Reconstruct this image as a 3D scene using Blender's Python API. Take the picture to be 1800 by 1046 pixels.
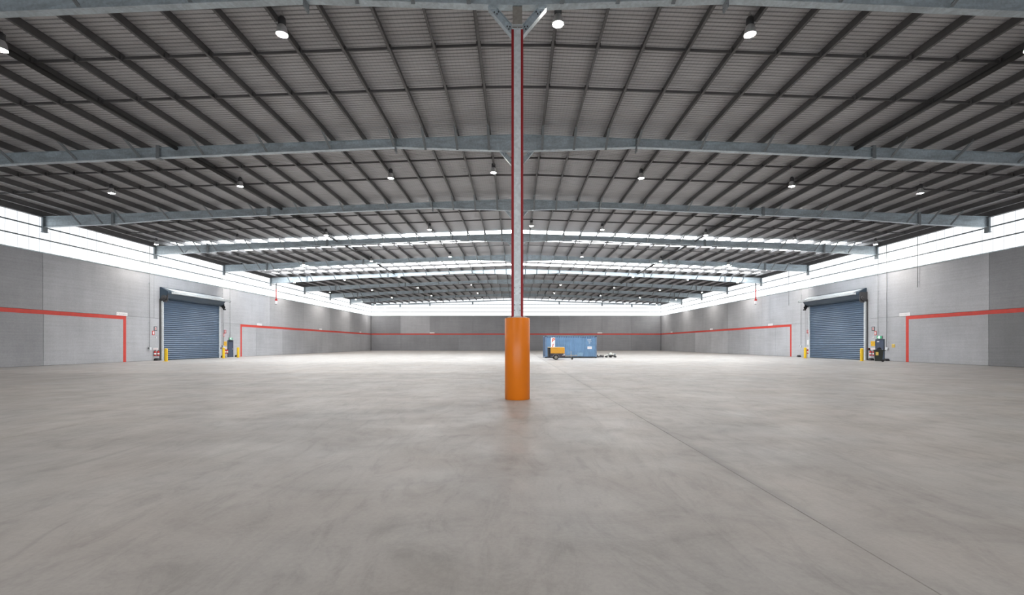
import bpy, math, random
from mathutils import Vector, Matrix
random.seed(7)
R = math.radians
SC = bpy.context.scene
COL = SC.collection
for o in list(bpy.data.objects):
    bpy.data.objects.remove(o, do_unlink=True)

# ------------------------------------------------------------------ camera, sky, exposure
cam = bpy.data.cameras.new('camera')
cam.sensor_width = 36.0
cam.lens = 16.0
cam.shift_x = -7.0 / 1800.0
cam.shift_y = 81.5 / 1800.0
cam.clip_start = 0.05
cam.clip_end = 500
camo = bpy.data.objects.new('camera', cam)
COL.objects.link(camo)
camo.location = (0, 0, 1.64)
camo.rotation_euler = (R(90), 0, 0)
SC.camera = camo

world = bpy.data.worlds.new('overcast_sky')
SC.world = world
world.use_nodes = True
wb = world.node_tree.nodes['Background']
wb.inputs[0].default_value = (0.90, 0.95, 1.0, 1)
wb.inputs[1].default_value = 5.5

GLAZE_L = 0.92          # daylight coming through the translucent wall sheets
SKY_L = 8.5            # daylight coming through the translucent roof sheets
LAMP_L = 1000.0         # high bay lamp glass
SC.view_settings.view_transform = 'Standard'
SC.view_settings.look = 'None'
SC.view_settings.gamma = 1.0
SC.view_settings.use_curve_mapping = False
SC.view_settings.exposure = 0.22
SC.cycles.use_denoising = True
SC.cycles.use_light_tree = True
SC.cycles.max_bounces = 10
SC.cycles.diffuse_bounces = 6
SC.cycles.sample_clamp_indirect = 6.0

# ------------------------------------------------------------------ mesh helper
class MB:
    def __init__(self):
        self.v, self.f, self.m, self.s = [], [], [], []
    def face(self, idx, mi=0, smooth=False):
        self.f.append(tuple(idx)); self.m.append(mi); self.s.append(smooth)
    def add(self, vs, fs, mi=0, smooth=False, mat=None):
        b = len(self.v)
        for p in vs:
            p = Vector(p)
            if mat is not None: p = mat @ p
            self.v.append(tuple(p))
        for f in fs:
            self.face([b + i for i in f], mi, smooth)
        return self
    def box(self, c, s, mi=0, mat=None, taper=1.0):
        x, y, z = s[0] / 2, s[1] / 2, s[2] / 2
        vs = []
        for dz in (-1, 1):
            k = taper if dz < 0 else 1.0
            for dx, dy in ((-1, -1), (1, -1), (1, 1), (-1, 1)):
                vs.append((c[0] + dx * x * k, c[1] + dy * y * k, c[2] + dz * z))
        fs = [(3, 2, 1, 0), (4, 5, 6, 7), (0, 1, 5, 4), (1, 2, 6, 5), (2, 3, 7, 6), (3, 0, 4, 7)]
        return self.add(vs, fs, mi, False, mat)
    def cbox(self, c, s, b=0.02, mi=0, mat=None):
        """box with chamfered edges (octagon section in all three planes)"""
        x, y, z = s[0] / 2, s[1] / 2, s[2] / 2
        b = min(b, x * .9, y * .9, z * .9)
        rings = []
        def ring(hx, hy, zz, bb):
            return [(c[0] + px, c[1] + py, c[2] + zz) for px, py in
                    ((-hx + bb, -hy), (hx - bb, -hy), (hx, -hy + bb), (hx, hy - bb),
                     (hx - bb, hy), (-hx + bb, hy), (-hx, hy - bb), (-hx, -hy + bb))]
        rings = [ring(x - b, y - b, -z, b * .5), ring(x, y, -z + b, b), ring(x, y, z - b, b), ring(x - b, y - b, z, b * .5)]
        vs = [p for r in rings for p in r]
        fs = [tuple(range(7, -1, -1)), tuple(range(24, 32))]
        for k in range(3):
            for i in range(8):
                j = (i + 1) % 8
                fs.append((k * 8 + i, k * 8 + j, (k + 1) * 8 + j, (k + 1) * 8 + i))
        return self.add(vs, fs, mi, False, mat)
    def tube(self, a, b, r, n=10, mi=0, r2=None, caps=True):
        a, b = Vector(a), Vector(b)
        r2 = r if r2 is None else r2
        d = (b - a).normalized()
        u = d.orthogonal().normalized(); w = d.cross(u)
        vs = []
        for p, rr in ((a, r), (b, r2)):
            for i in range(n):
                t = 2 * math.pi * i / n
                vs.append(p + u * (math.cos(t) * rr) + w * (math.sin(t) * rr))
        bse = len(self.v)
        self.v += [tuple(p) for p in vs]
        for i in range(n):
            j = (i + 1) % n
            self.face((bse + i, bse + j, bse + n + j, bse + n + i), mi, True)
        if caps:
            self.face([bse + i for i in range(n - 1, -1, -1)], mi)
            self.face([bse + n + i for i in range(n)], mi)
        return self
    def lathe(self, prof, n=20, mi=0, mat=None, smooth=True):
        """profile of (radius, z) turned about the z axis"""
        vs, fs = [], []
        for r, z in prof:
            for i in range(n):
                t = 2 * math.pi * i / n
                vs.append((r * math.cos(t), r * math.sin(t), z))
        for k in range(len(prof) - 1):
            for i in range(n):
                j = (i + 1) % n
                fs.append((k * n + i, k * n + j, (k + 1) * n + j, (k + 1) * n + i))
        return self.add(vs, fs, mi, smooth, mat)
    def prism(self, poly, y0, y1, mi=0, mat=None, axis='y'):
        """closed polygon given as pairs, extruded along an axis"""
        n = len(poly)
        def P(p, t):
            if axis == 'y': return (p[0], t, p[1])
            if axis == 'x': return (t, p[0], p[1])
            return (p[0], p[1], t)
        vs = [P(p, y0) for p in poly] + [P(p, y1) for p in poly]
        fs = [tuple(range(n)), tuple(range(2 * n - 1, n - 1, -1))]
        for i in range(n):
            j = (i + 1) % n
            fs.append((i, i + n, j + n, j))
        return self.add(vs, fs, mi, False, mat)
    def bar(self, a, b, w, t, up=(0, 0, 1), mi=0):
        a, b = Vector(a), Vector(b)
        d = b - a; L = d.length; d.normalize()
        side = d.cross(Vector(up))
        if side.length < 1e-6: side = d.orthogonal()
        side.normalize(); n2 = side.cross(d)
        M = Matrix(((side.x, d.x, n2.x, 0), (side.y, d.y, n2.y, 0), (side.z, d.z, n2.z, 0), (0, 0, 0, 1)))
        M = Matrix.Translation((a + b) / 2) @ M
        return self.box((0, 0, 0), (w, L, t), mi, M)
    def mesh(self, name, mats):
        me = bpy.data.meshes.new(name)
        me.from_pydata(self.v, [], self.f)
        for m in (mats if isinstance(mats, (list, tuple)) else [mats]):
            me.materials.append(m)
        me.polygons.foreach_set('material_index', self.m)
        me.polygons.foreach_set('use_smooth', self.s)
        me.update()
        return me

def link(name, me, parent=None, loc=(0, 0, 0), rz=0.0, color=None):
    o = bpy.data.objects.new(name, me)
    COL.objects.link(o)
    if parent is not None: o.parent = parent
    o.location = loc
    o.rotation_euler = (0, 0, rz)
    if color is not None: o.color = color
    return o
def part(name, mb, mats, parent=None, loc=(0, 0, 0), rz=0.0, color=None):
    return link(name, mb.mesh(name, mats), parent, loc, rz, color)
def tag(o, label, cat=None, group=None, kind=None):
    if label: o['label'] = label
    if cat: o['category'] = cat
    if group: o['group'] = group
    if kind: o['kind'] = kind
    return o
def empty(name, loc=(0, 0, 0), rz=0.0):
    o = bpy.data.objects.new(name, None)
    o.empty_display_size = 0.2
    COL.objects.link(o)
    o.location = loc; o.rotation_euler = (0, 0, rz)
    return o
def thing(name, label, cat, loc=(0, 0, 0), rz=0.0, group=None, kind=None):
    return tag(empty(name, loc, rz), label, cat, group, kind)
def copy_tree(o, parent=None):
    c = o.copy(); COL.objects.link(c)
    if parent is not None: c.parent = parent
    for ch in list(o.children):
        copy_tree(ch, c)
    return c

# ------------------------------------------------------------------ materials
class NT:
    def __init__(self, name):
        self.m = bpy.data.materials.new(name); self.m.use_nodes = True
        self.t = self.m.node_tree; self.n = self.t.nodes
        self.b = self.n['Principled BSDF']
    def node(self, typ, **kw):
        n = self.n.new(typ)
        for k, v in kw.items():
            if k.startswith('i_'): n.inputs[int(k[2:])].default_value = v
            else: setattr(n, k, v)
        return n
    def link(self, a, b): self.t.links.new(a, b)
    def set(self, **kw):
        for k, v in kw.items():
            self.b.inputs[k.replace('_', ' ')].default_value = v
    def noise(self, vec, scale, detail=4, rough=.55, dist=0.0):
        n = self.node('ShaderNodeTexNoise')
        n.inputs['Scale'].default_value = scale; n.inputs['Detail'].default_value = detail
        n.inputs['Roughness'].default_value = rough; n.inputs['Distortion'].default_value = dist
        if vec is not None: self.link(vec, n.inputs['Vector'])
        return n.outputs['Fac']
    def ramp(self, fac, stops):
        r = self.node('ShaderNodeValToRGB')
        e = r.color_ramp.elements
        while len(e) < len(stops): e.new(0.5)
        for q, (p, c) in zip(e, stops):
            q.position = p
            q.color = (c, c, c, 1) if isinstance(c, (int, float)) else tuple(c) + ((1,) if len(c) == 3 else ())
        self.link(fac, r.inputs[0])
        return r.outputs[0]
    def mix(self, a, b, fac=1.0, mode='MULTIPLY'):
        x = self.node('ShaderNodeMix', data_type='RGBA', blend_type=mode)
        if isinstance(fac, float): x.inputs[0].default_value = fac
        else: self.link(fac, x.inputs[0])
        for s, i in ((a, 6), (b, 7)):
            if isinstance(s, tuple): x.inputs[i].default_value = s if len(s) == 4 else s + (1,)
            else: self.link(s, x.inputs[i])
        return x.outputs[2]
    def math(self, op, a, b=None, c=None):
        x = self.node('ShaderNodeMath', operation=op)
        for i, s in enumerate((a, b, c)):
            if s is None: continue
            if isinstance(s, (int, float)): x.inputs[i].default_value = s
            else: self.link(s, x.inputs[i])
        return x.outputs[0]
    def mapping(self, vec, scale=(1, 1, 1), rot=(0, 0, 0)):
        x = self.node('ShaderNodeMapping')
        x.inputs['Scale'].default_value = scale; x.inputs['Rotation'].default_value = rot
        self.link(vec, x.inputs['Vector'])
        return x.outputs[0]
    def world(self):
        return self.node('ShaderNodeNewGeometry').outputs['Position']
    def bump(self, h, strength=.2, dist=.01):
        x = self.node('ShaderNodeBump'); x.inputs['Strength'].default_value = strength
        x.inputs['Distance'].default_value = dist
        self.link(h, x.inputs['Height']); self.link(x.outputs[0], self.b.inputs['Normal'])

def plain(name, col, rough=.5, metal=0.0, var=.10, scale=6.0, spec=.5):
    """a plain coat with a little mottling"""
    k = NT(name)
    n = k.noise(k.node('ShaderNodeTexCoord').outputs['Object'], scale, 5)
    c = k.ramp(n, [(.3, tuple(x * (1 - var) for x in col)), (.7, tuple(min(1, x * (1 + var)) for x in col))])
    k.link(c, k.b.inputs['Base Color'])
    k.set(Roughness=rough, Metallic=metal)
    k.b.inputs['Specular IOR Level'].default_value = spec
    return k.m

def mat_floor():
    k = NT('power_floated_concrete')
    P = k.world()
    big = k.ramp(k.noise(P, .09, 4), [(.3, .88), (.7, 1.06)])
    mid = k.ramp(k.noise(k.mapping(P, (.5, .9, 1)), 1.0, 7, .65, 1.2), [(.28, .78), (.48, .98), (.75, 1.10)])
    swirl = k.ramp(k.noise(k.mapping(P, (1.0, .35, 1), (0, 0, .5)), 1.7, 8, .7, 2.5), [(.33, .82), (.5, 1.0), (.72, 1.08)])
    fine = k.ramp(k.noise(P, 26, 5, .7), [(.25, .90), (.6, 1.03)])
    tone = k.ramp(k.noise(P, .35, 3), [(.35, (.360, .343, .331)), (.65, (.342, .340, .339))])
    info = k.node('ShaderNodeObjectInfo').outputs['Color']
    c = k.mix(tone, big); c = k.mix(c, mid); c = k.mix(c, swirl); c = k.mix(c, fine); c = k.mix(c, info)
    # rust brown dust patches
    dust = k.ramp(k.noise(P, .55, 6, .65, .6), [(.60, 0.0), (.74, 1.0)])
    c = k.mix(c, (.33, .26, .21), k.math('MULTIPLY', dust, .18), 'MIX')
    # long trowel bands, along the pour
    sep = k.node('ShaderNodeSeparateXYZ'); k.link(P, sep.inputs[0])
    X, Y = sep.outputs[0], sep.outputs[1]
    wob = k.math('MULTIPLY', k.noise(P, 1.3, 3), .10)
    band = k.node('ShaderNodeTexWhiteNoise', noise_dimensions='1D')
    k.link(k.math('FLOOR', k.math('MULTIPLY', k.math('ADD', X, wob), 1.1)), band.inputs['W'])
    bn = k.math('ADD', k.math('MULTIPLY', band.outputs['Value'], .07), .965)
    c = k.mix(c, bn)
    # grey slurry stain along the construction joint
    dj = k.math('ABSOLUTE', k.math('ADD', k.math('ADD', X, wob), -2.86))
    st = k.ramp(dj, [(0.0, 1.0), (.10, .25), (.16, 0.0)])
    st = k.math('MULTIPLY', st, k.ramp(k.noise(P, .5, 3), [(.40, .1), (.6, 1.0)]))
    c = k.mix(c, (.20, .20, .20), k.math('MULTIPLY', st, .65), 'MIX')
    # tyre scuffs: pairs of arcs
    for cx, cy, r, s in ((-3.6, 10.1, 1.25, .35), (-3.0, 10.3, 2.5, .25), (-5.6, 8.9, 1.6, .22), (4.9, 8.8, 2.6, .30), (3.2, 6.4, 3.0, .18)):
        dx = k.math('ADD', X, -cx); dy = k.math('ADD', Y, -cy)
        d = k.math('SQRT', k.math('ADD', k.math('MULTIPLY', dx, dx), k.math('MULTIPLY', dy, dy)))
        e = k.math('ABSOLUTE', k.math('ADD', d, -r))
        ring = k.ramp(e, [(0, .9), (.035, 0), (.09, .8), (.15, 0.0)])
        g = k.math('MULTIPLY', k.math('MULTIPLY', ring, s), k.ramp(k.noise(P, .45, 2), [(.42, 0.0), (.58, 1.0)]))
        c = k.mix(c, (.24, .24, .24), g, 'MIX')
    k.link(c, k.b.inputs['Base Color'])
    rg = k.ramp(k.noise(P, .8, 5, .6), [(.3, .36), (.7, .56)])
    k.link(rg, k.b.inputs['Roughness'])
    k.b.inputs['Specular IOR Level'].default_value = .42
    k.bump(k.noise(P, 9, 6, .6), .10, .004)
    return k.m

def mat_precast():
    k = NT('precast_concrete')
    P = k.world()
    big = k.ramp(k.noise(P, .22, 4), [(.3, .86), (.7, 1.08)])
    rows = k.ramp(k.noise(k.mapping(P, (.25, .25, 7)), 1.0, 5, .6), [(.3, .93), (.65, 1.04)])
    cols = k.ramp(k.noise(k.mapping(P, (1.3, 1.3, .12)), 1.0, 4, .6), [(.3, .95), (.7, 1.03)])
    fine = k.ramp(k.noise(P, 9, 6, .7), [(.25, .90), (.65, 1.05)])
    info = k.node('ShaderNodeObjectInfo').outputs['Color']
    c = k.mix((.432, .446, .476), big)
    c = k.mix(c, rows); c = k.mix(c, cols); c = k.mix(c, fine); c = k.mix(c, info)
    k.link(c, k.b.inputs['Base Color'])
    k.set(Roughness=.62)
    k.b.inputs['Specular IOR Level'].default_value = .35
    k.bump(k.noise(P, 5, 5, .6), .08, .006)
    return k.m

def mat_galv(name, col, rough=.42, metal=.25, run_lo=.72, run_hi=1.25):
    k = NT(name)
    P = k.node('ShaderNodeTexCoord').outputs['Object']
    v = k.node('ShaderNodeTexVoronoi'); v.inputs['Scale'].default_value = 14
    k.link(P, v.inputs['Vector'])
    sp = k.ramp(v.outputs['Color'], [(.2, .90), (.8, 1.06)])
    run = k.ramp(k.noise(k.mapping(P, (.7, .7, 2.5)), .8, 6, .65, 1.5), [(.3, run_lo), (.5, .96), (.75, run_hi)])
    rust = k.ramp(k.noise(P, .5, 6, .7, .8), [(.66, 0.0), (.78, 1.0)])
    c = k.mix(tuple(col), sp); c = k.mix(c, run)
    c = k.mix(c, (.40, .34, .24), k.math('MULTIPLY', rust, .30), 'MIX')
    k.link(c, k.b.inputs['Base Color'])
    k.set(Roughness=rough, Metallic=metal)
    return k.m

def mat_deck(name):
    k = NT(name)
    P = k.world()
    sep = k.node('ShaderNodeSeparateXYZ'); k.link(P, sep.inputs[0])
    def lines(axis, pitch, w):
        f = k.math('FRACT', k.math('MULTIPLY', sep.outputs[axis], 1.0 / pitch))
        return k.math('LESS_THAN', f, w)
    wire = k.math('MAXIMUM', lines(0, .15, .10), lines(1, .30, .05))
    n = k.ramp(k.noise(k.mapping(P, (.3, 1.6, 1)), 1.0, 5, .6), [(.3, .96), (.7, 1.03)])
    c = k.mix((.53, .53, .545), n)
    c = k.mix(c, (.23, .23, .235), k.math('MULTIPLY', wire, .30), 'MIX')
    k.link(c, k.b.inputs['Base Color'])
    k.set(Roughness=.5, Metallic=.0)
    return k.m

def mat_glow(name, col, strength, base=(.8, .82, .84)):
    """translucent sheet passing daylight: emission over a translucent, slightly glossy skin"""
    k = NT(name)
    P = k.world()
    v = k.ramp(k.noise(k.mapping(P, (5, 5, .05)), 1.0, 3), [(.3, .93), (.7, 1.0)])
    c = k.mix(tuple(col), v)
    k.link(c, k.b.inputs['Emission Color'])
    k.set(Emission_Strength=strength, Roughness=.35)
    k.b.inputs['Base Color'].default_value = base + (1,)
    return k.m

def emit(name, col, s):
    k = NT(name); k.set(Emission_Strength=s, Roughness=.4)
    k.b.inputs['Emission Color'].default_value = col + (1,)
    k.b.inputs['Base Color'].default_value = col + (1,)
    return k.m

M = {}
M['floor'] = mat_floor()
M['precast'] = mat_precast()
M['joint'] = plain('joint_sealant', (.24, .24, .24), .8)
M['stripe'] = plain('red_wall_paint', (.62, .055, .04), .5, 0, .08, 3)
M['galv'] = mat_galv('galvanised_beam_steel', (.54, .62, .67))
M['galvbright'] = mat_galv('bright_galvanised_steel', (.72, .77, .80), .42, .1, .90, 1.05)
M['purlin'] = plain('shade_toned_purlin_steel', (.120, .118, .120), .5, .15, .12, 2)  # galvanised steel darkened: the roof's shade is put into its colour
M['strut'] = plain('black_strut_steel', (.02, .02, .02), .5, 0, .1)
M['deck'] = mat_deck('foil_faced_roof_blanket')
M['skylight'] = mat_glow('translucent_roof_sheet', (.95, .98, 1.0), SKY_L)
M['glaze'] = mat_glow('translucent_wall_sheet', (.93, .97, 1.0), GLAZE_L)
M['lap'] = mat_glow('translucent_sheet_lap', (.80, .86, .92), GLAZE_L * .38)
M['girt'] = plain('girt_steel', (.22, .25, .27), .5, .2)
M['red'] = plain('red_steel_paint', (.31, .007, .012), .6, 0, .06)
M['orange'] = plain('orange_guard_plastic', (.80, .20, .002), .38, 0, .03, 2)
M['mortar'] = plain('pale_fill', (.48, .46, .43), .8)
M['yellow'] = plain('yellow_bollard_paint', (.80, .52, .01), .4, 0, .05)
M['blue'] = plain('slate_blue_shutter_steel', (.070, .115, .185), .38, .1, .06, 1.5)
M['bluedark'] = plain('slate_blue_hood_steel', (.040, .065, .095), .30, .25, .06, 1.5)
M['doorblue'] = plain('dark_blue_door_paint', (.055, .075, .125), .4)
M['black'] = plain('black_rubber', (.012, .012, .013), .6)
M['darkgrey'] = plain('dark_grey_steel', (.07, .07, .075), .5, .2)
M['midgrey'] = plain('grey_plastic', (.30, .31, .32), .5)
M['white'] = plain('white_sign_face', (.82, .82, .84), .45, 0, .03)
M['redgloss'] = plain('extinguisher_red', (.55, .02, .02), .3)
M['signyellow'] = plain('warning_yellow', (.85, .48, .01), .45, 0, .04)
M['paleyellow'] = plain('pale_yellow_sign', (.80, .58, .12), .45, 0, .04)
M['ink'] = plain('sign_ink', (.10, .10, .12), .6)
M['greyink'] = plain('pale_sign_ink', (.34, .34, .38), .6)
M['green'] = emit('exit_sign_green', (.01, .28, .12), .5)
M['exitwhite'] = emit('exit_sign_white', (.85, 1.0, .92), .8)
M['lampglass'] = emit('high_bay_lamp_glass', (1.0, .93, .85), LAMP_L)
M['alu'] = plain('spun_aluminium', (.62, .62, .63), .3, .6, .05)
M['conblue'] = plain('container_blue_paint', (.135, .25, .41), .5, 0, .16, 1.2)
M['contrim'] = plain('container_frame_paint', (.13, .20, .31), .5, 0, .2, 2)
M['endblue'] = plain('dark_end_paint', (.07, .11, .18), .55)  # darker blue than the container's side panels
M['brace'] = plain('grey_brace_steel', (.27, .30, .32), .5, .15)
M['condark'] = plain('container_underside', (.03, .035, .05), .7)
M['orangeink'] = plain('orange_letter', (.60, .06, .015), .5, 0, .05)
M['canopy'] = plain('yellow_canopy_paint', (.76, .37, .015), .35, 0, .05)
M['chassis'] = plain('purple_grey_chassis', (.055, .045, .06), .5)
M['tyre'] = plain('worn_tyre', (.05, .047, .042), .8)
M['rim'] = plain('dusty_wheel_rim', (.36, .35, .32), .5, .2)
M['bin'] = plain('dark_green_bin_plastic', (.022, .028, .022), .5)
M['sack'] = plain('pale_woven_sack', (.68, .68, .64), .8, 0, .1, 10)
M['stub'] = mat_galv('shaded_column_head', (.33, .31, .28), .6, .1)  # grey-brown takes in the shade at the column head

# ------------------------------------------------------------------ dimensions
W = 35.3                 # half width
H = 1.64
WALL_T = 8.42            # top of the concrete panels
LOW_T = 4.15             # top of the lower panels
Y0, Y1 = -19.0, 110.7
EAVE = 11.04
SL = 0.037
FR = [13.45 if k == 0 else 23.5 + 10.45 * (k - 1) for k in range(9)]    # beam lines
def top(x): return 12.42 - SL * abs(x)             # top of the beams
DK = 12.79
def deck(x): return DK - SL * abs(x)            # underside of the roof sheets
PUR = [1.36 + 1.63 * i for i in range(21)]

# ------------------------------------------------------------------ floor slabs
floor = tag(empty('floor'), 'wide bare grey concrete warehouse floor', 'floor', kind='structure')
fx = [-W - .09, -20.5, -8.9, 2.78, 14.5, 26.0, W + .09]
fy = [Y0, 25.7, 54.85, 84.0, Y1 + .2]
for i in range(len(fx) - 1):
    for j in range(len(fy) - 1):
        g = .003
        a, b, c, d = fx[i] + g, fx[i + 1] - g, fy[j] + g, fy[j + 1] - g
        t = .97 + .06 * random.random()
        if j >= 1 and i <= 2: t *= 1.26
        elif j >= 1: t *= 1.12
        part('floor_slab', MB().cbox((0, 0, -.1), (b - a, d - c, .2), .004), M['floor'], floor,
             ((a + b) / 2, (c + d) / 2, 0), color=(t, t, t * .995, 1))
part('joint_bed', MB().box((0, 0, -.16), (2 * W + .8, Y1 - Y0 + .8, .1)), M['joint'], floor, (0, (Y0 + Y1) / 2, -.06))

# ------------------------------------------------------------------ concrete walls, panel by panel
UP = [Y0, -7.45, 3.0] + FR + [107.1]
LOWY = [Y0, -7.8, -.8, 6.15, 13.1, 20.1, 27.05] + [34.0 + 6.97 * k for k in range(11)]
def side_wall(side):
    s = -1 if side == 'left' else 1
    w = tag(empty('wall_' + side), side + ' concrete warehouse wall of tall grey panels with red stripe', 'wall', kind='structure')
    part('panel_backing', MB().box((0, 0, WALL_T / 2 - .1), (.12, Y1 - Y0 + .6, WALL_T + .1)), M['joint'], w, (s * (W + .16), (Y0 + Y1) / 2, 0))
    for ys, z0, z1, rnd in ((UP + [Y1], LOW_T, WALL_T, 3), (LOWY + [Y1], 0, LOW_T, 5)):
        rr = random.Random(rnd + (11 if s > 0 else 0))
        for a, b in zip(ys[:-1], ys[1:]):
            if b - a < .2: continue
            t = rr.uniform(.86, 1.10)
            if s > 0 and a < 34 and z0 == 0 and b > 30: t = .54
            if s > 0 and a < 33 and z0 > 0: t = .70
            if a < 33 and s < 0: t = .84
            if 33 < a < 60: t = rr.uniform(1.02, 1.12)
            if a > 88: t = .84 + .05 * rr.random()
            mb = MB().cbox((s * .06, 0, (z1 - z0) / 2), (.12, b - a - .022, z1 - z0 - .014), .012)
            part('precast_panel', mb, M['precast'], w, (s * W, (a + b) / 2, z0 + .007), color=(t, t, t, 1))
    # painted racking line
    for a, b, end in ((Y0, 41.2, 41.05), (58.3, Y1, 58.45)):
        part('red_stripe', MB().box((0, 0, 0), (.012, b - a, .30)), M['stripe'], w, (s * (W - .004), (a + b) / 2, 4.0))
        part('red_stripe', MB().box((0, 0, 1.93), (.012, .30, 3.84)), M['stripe'], w, (s * (W - .004), end, 0))
    part('wall_flashing', MB().box((0, 0, 0), (.10, Y1 - Y0, .07)), M['galv'], w, (s * (W + .0), (Y0 + Y1) / 2, WALL_T + .03))
    return w
side_wall('left'); side_wall('right')
wf = tag(empty('wall_far', (0, Y1, 0)), 'far concrete end wall with thin red stripe', 'wall', kind='structure')
part('panel_backing', MB().box((0, .18, WALL_T / 2 - .1), (2 * W + .6, .12, WALL_T + .1)), M['joint'], wf)
rr = random.Random(21)
for xs, z0, z1 in (([-W, -28.1, -20.9, -10.5, 0, 10.5, 20.9, 28.1, W], LOW_T, WALL_T), ([-W] + [7 * k for k in range(-4, 5)] + [W], 0, LOW_T)):
    for a, b in zip(xs[:-1], xs[1:]):
        t = rr.uniform(.64, .80)
        if a == -28.1 and z0 > 0: t = .98
        mb = MB().cbox((0, .06, (z1 - z0) / 2), (b - a - .022, .12, z1 - z0 - .014), .012)
        part('precast_panel', mb, M['precast'], wf, ((a + b) / 2, 0, z0 + .007), color=(t, t, t * 1.01, 1))
part('red_stripe', MB().box((0, -.002, 4.0), (2 * W, .012, .30)), M['stripe'], wf)
part('wall_flashing', MB().box((0, 0, WALL_T + .03), (2 * W, .10, .07)), M['galv'], wf)
nw = MB().box((0, -.1, 9.5), (2 * W + .8, .2, 6.6))
for q in (-1, 1): nw.box((q * 29.0, -.1, 3.1), (13.4, .2, 6.2))  # unseen opening, added to let daylight onto the column front
tag(part('wall_near', nw, M['precast'], None, (0, Y0, 0), color=(1, 1, 1, 1)),
    'concrete end wall behind the camera with an added wide open dock entrance', 'wall', kind='structure')
tag(part('floor_apron', MB().box((0, 0, -.1), (120, 60, .2)), M['floor'], None, (0, Y0 - 30.02, -.02), color=(1, 1, 1, 1)),
    'concrete apron outside, behind the camera', 'floor', kind='structure')

# ------------------------------------------------------------------ translucent clerestories
def sheet_mesh(width, h, name):
    """upright ribbed sheet in its own x-z plane, a lap rib along one edge"""
    mb = MB()
    r = .022
    xs = [(-width / 2, 0), (-width / 2 + r, -.018), (-width / 2 + 2 * r, 0)]
    k = max(2, int(round(width / .19)))
    for i in range(1, k):
        x = -width / 2 + width * i / k
        xs += [(x - .015, 0), (x, .006), (x + .015, 0)]
    xs.append((width / 2, 0))
    n = len(xs)
    vs = [(x, y, 0) for x, y in xs] + [(x, y, h) for x, y in xs]
    mb.add(vs, [])
    for i in range(n - 1):
        mb.face((i, i + 1, n + i + 1, n + i), 1 if i < 2 else 0)
    return mb.mesh(name, [M['glaze'], M['lap']])
SW = .762
for num, side in ((1, 'left'), (2, 'right')):
    s = -1 if side == 'left' else 1
    win = tag(empty('window_%d' % num, (0, 0, WALL_T)), 'long white translucent sheet clerestory above %s wall' % side, 'window', kind='structure')
    hh = deck(W) + .02 - WALL_T
    me = sheet_mesh(SW, hh, 'glazing_sheet')
    n = int((Y1 - 19.5) / SW)
    ys = Y1 - n * SW
    for i in range(n):
        link('glazing_sheet', me, win, (s * (W + .03), ys + (i + .5) * SW, 0), R(90) if s < 0 else R(-90))
    part('glazing_sheet', MB().box((0, 0, hh / 2), (.004, ys - Y0, hh)), M['glaze'], win, (s * (W + .03), (ys + Y0) / 2, 0))
    for z in (9.41, 10.32):
        part('girt', MB().box((0, 0, 0), (.09, Y1 - Y0, .08)).box((-s * .03, 0, .03), (.03, Y1 - Y0, .03)), M['girt'], win, (s * (W - .035), (Y0 + Y1) / 2, z - WALL_T))
win = tag(empty('window_3', (0, Y1, WALL_T)), 'white translucent gable glazing above the far end wall', 'window', kind='structure')
n = 92
sw = 2 * W / n
for i in range(n):
    x = -W + (i + .5) * sw
    link('glazing_sheet', sheet_mesh(sw, deck(x) - WALL_T, 'gable_glazing_sheet'), win, (x, .03, 0))
for z in (9.41, 10.32, 11.23):
    part('girt', MB().box((0, 0, 0), (2 * W, .09, .10)), M['girt'], win, (0, -.03, z - WALL_T))
for s, nm in ((-1, 'trim_1'), (1, 'trim_2')):  # dark strip for the downpipe, also standing for the corner joint's shading
    tag(part(nm, MB().box((0, 0, 5.6), (.07, .07, 11.2)), M['darkgrey'], None, (s * (W - .05), Y1 - .05, 0)),
        'thin dark downpipe and joint line in the far %s corner' % ('left' if s < 0 else 'right'), 'downpipe', kind='structure')

# ------------------------------------------------------------------ roof
ceil = tag(empty('ceiling', (0, 0, 12.4)), 'dark grey pitched warehouse roof with purlins and ribbed sheets', 'ceiling', kind='structure')
CZ = 12.4
def roof_sheet(s, length, width, mat, ribs):
    mb = MB()
    prof = []
    p = width / ribs
    for i in range(ribs):
        y = i * p
        prof += [(y, 0), (y + .035, 0.0), (y + .045, .045), (y + .085, .045), (y + .095, 0)]
    prof.append((width, 0))
    n = len(prof)
    vs = [(0, y, z) for y, z in prof] + [(s * length, y, z - SL * length) for y, z in prof]
    mb.add(vs, [])
    for i in range(n - 1):
        f = (i, i + 1, n + i + 1, n + i)
        mb.face(f if s > 0 else f[::-1])
    return mb.mesh('roof_sheet', mat)
RS = .762
SKY = [(44.4, 45.9), (47.7, 49.2), (60.0, 61.5), (62.8, 64.3)]
def is_sky(y): return any(a <= y + RS / 2 <= b for a, b in SKY)
nsh = int((Y1 - 12.3) / RS) + 1
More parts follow.
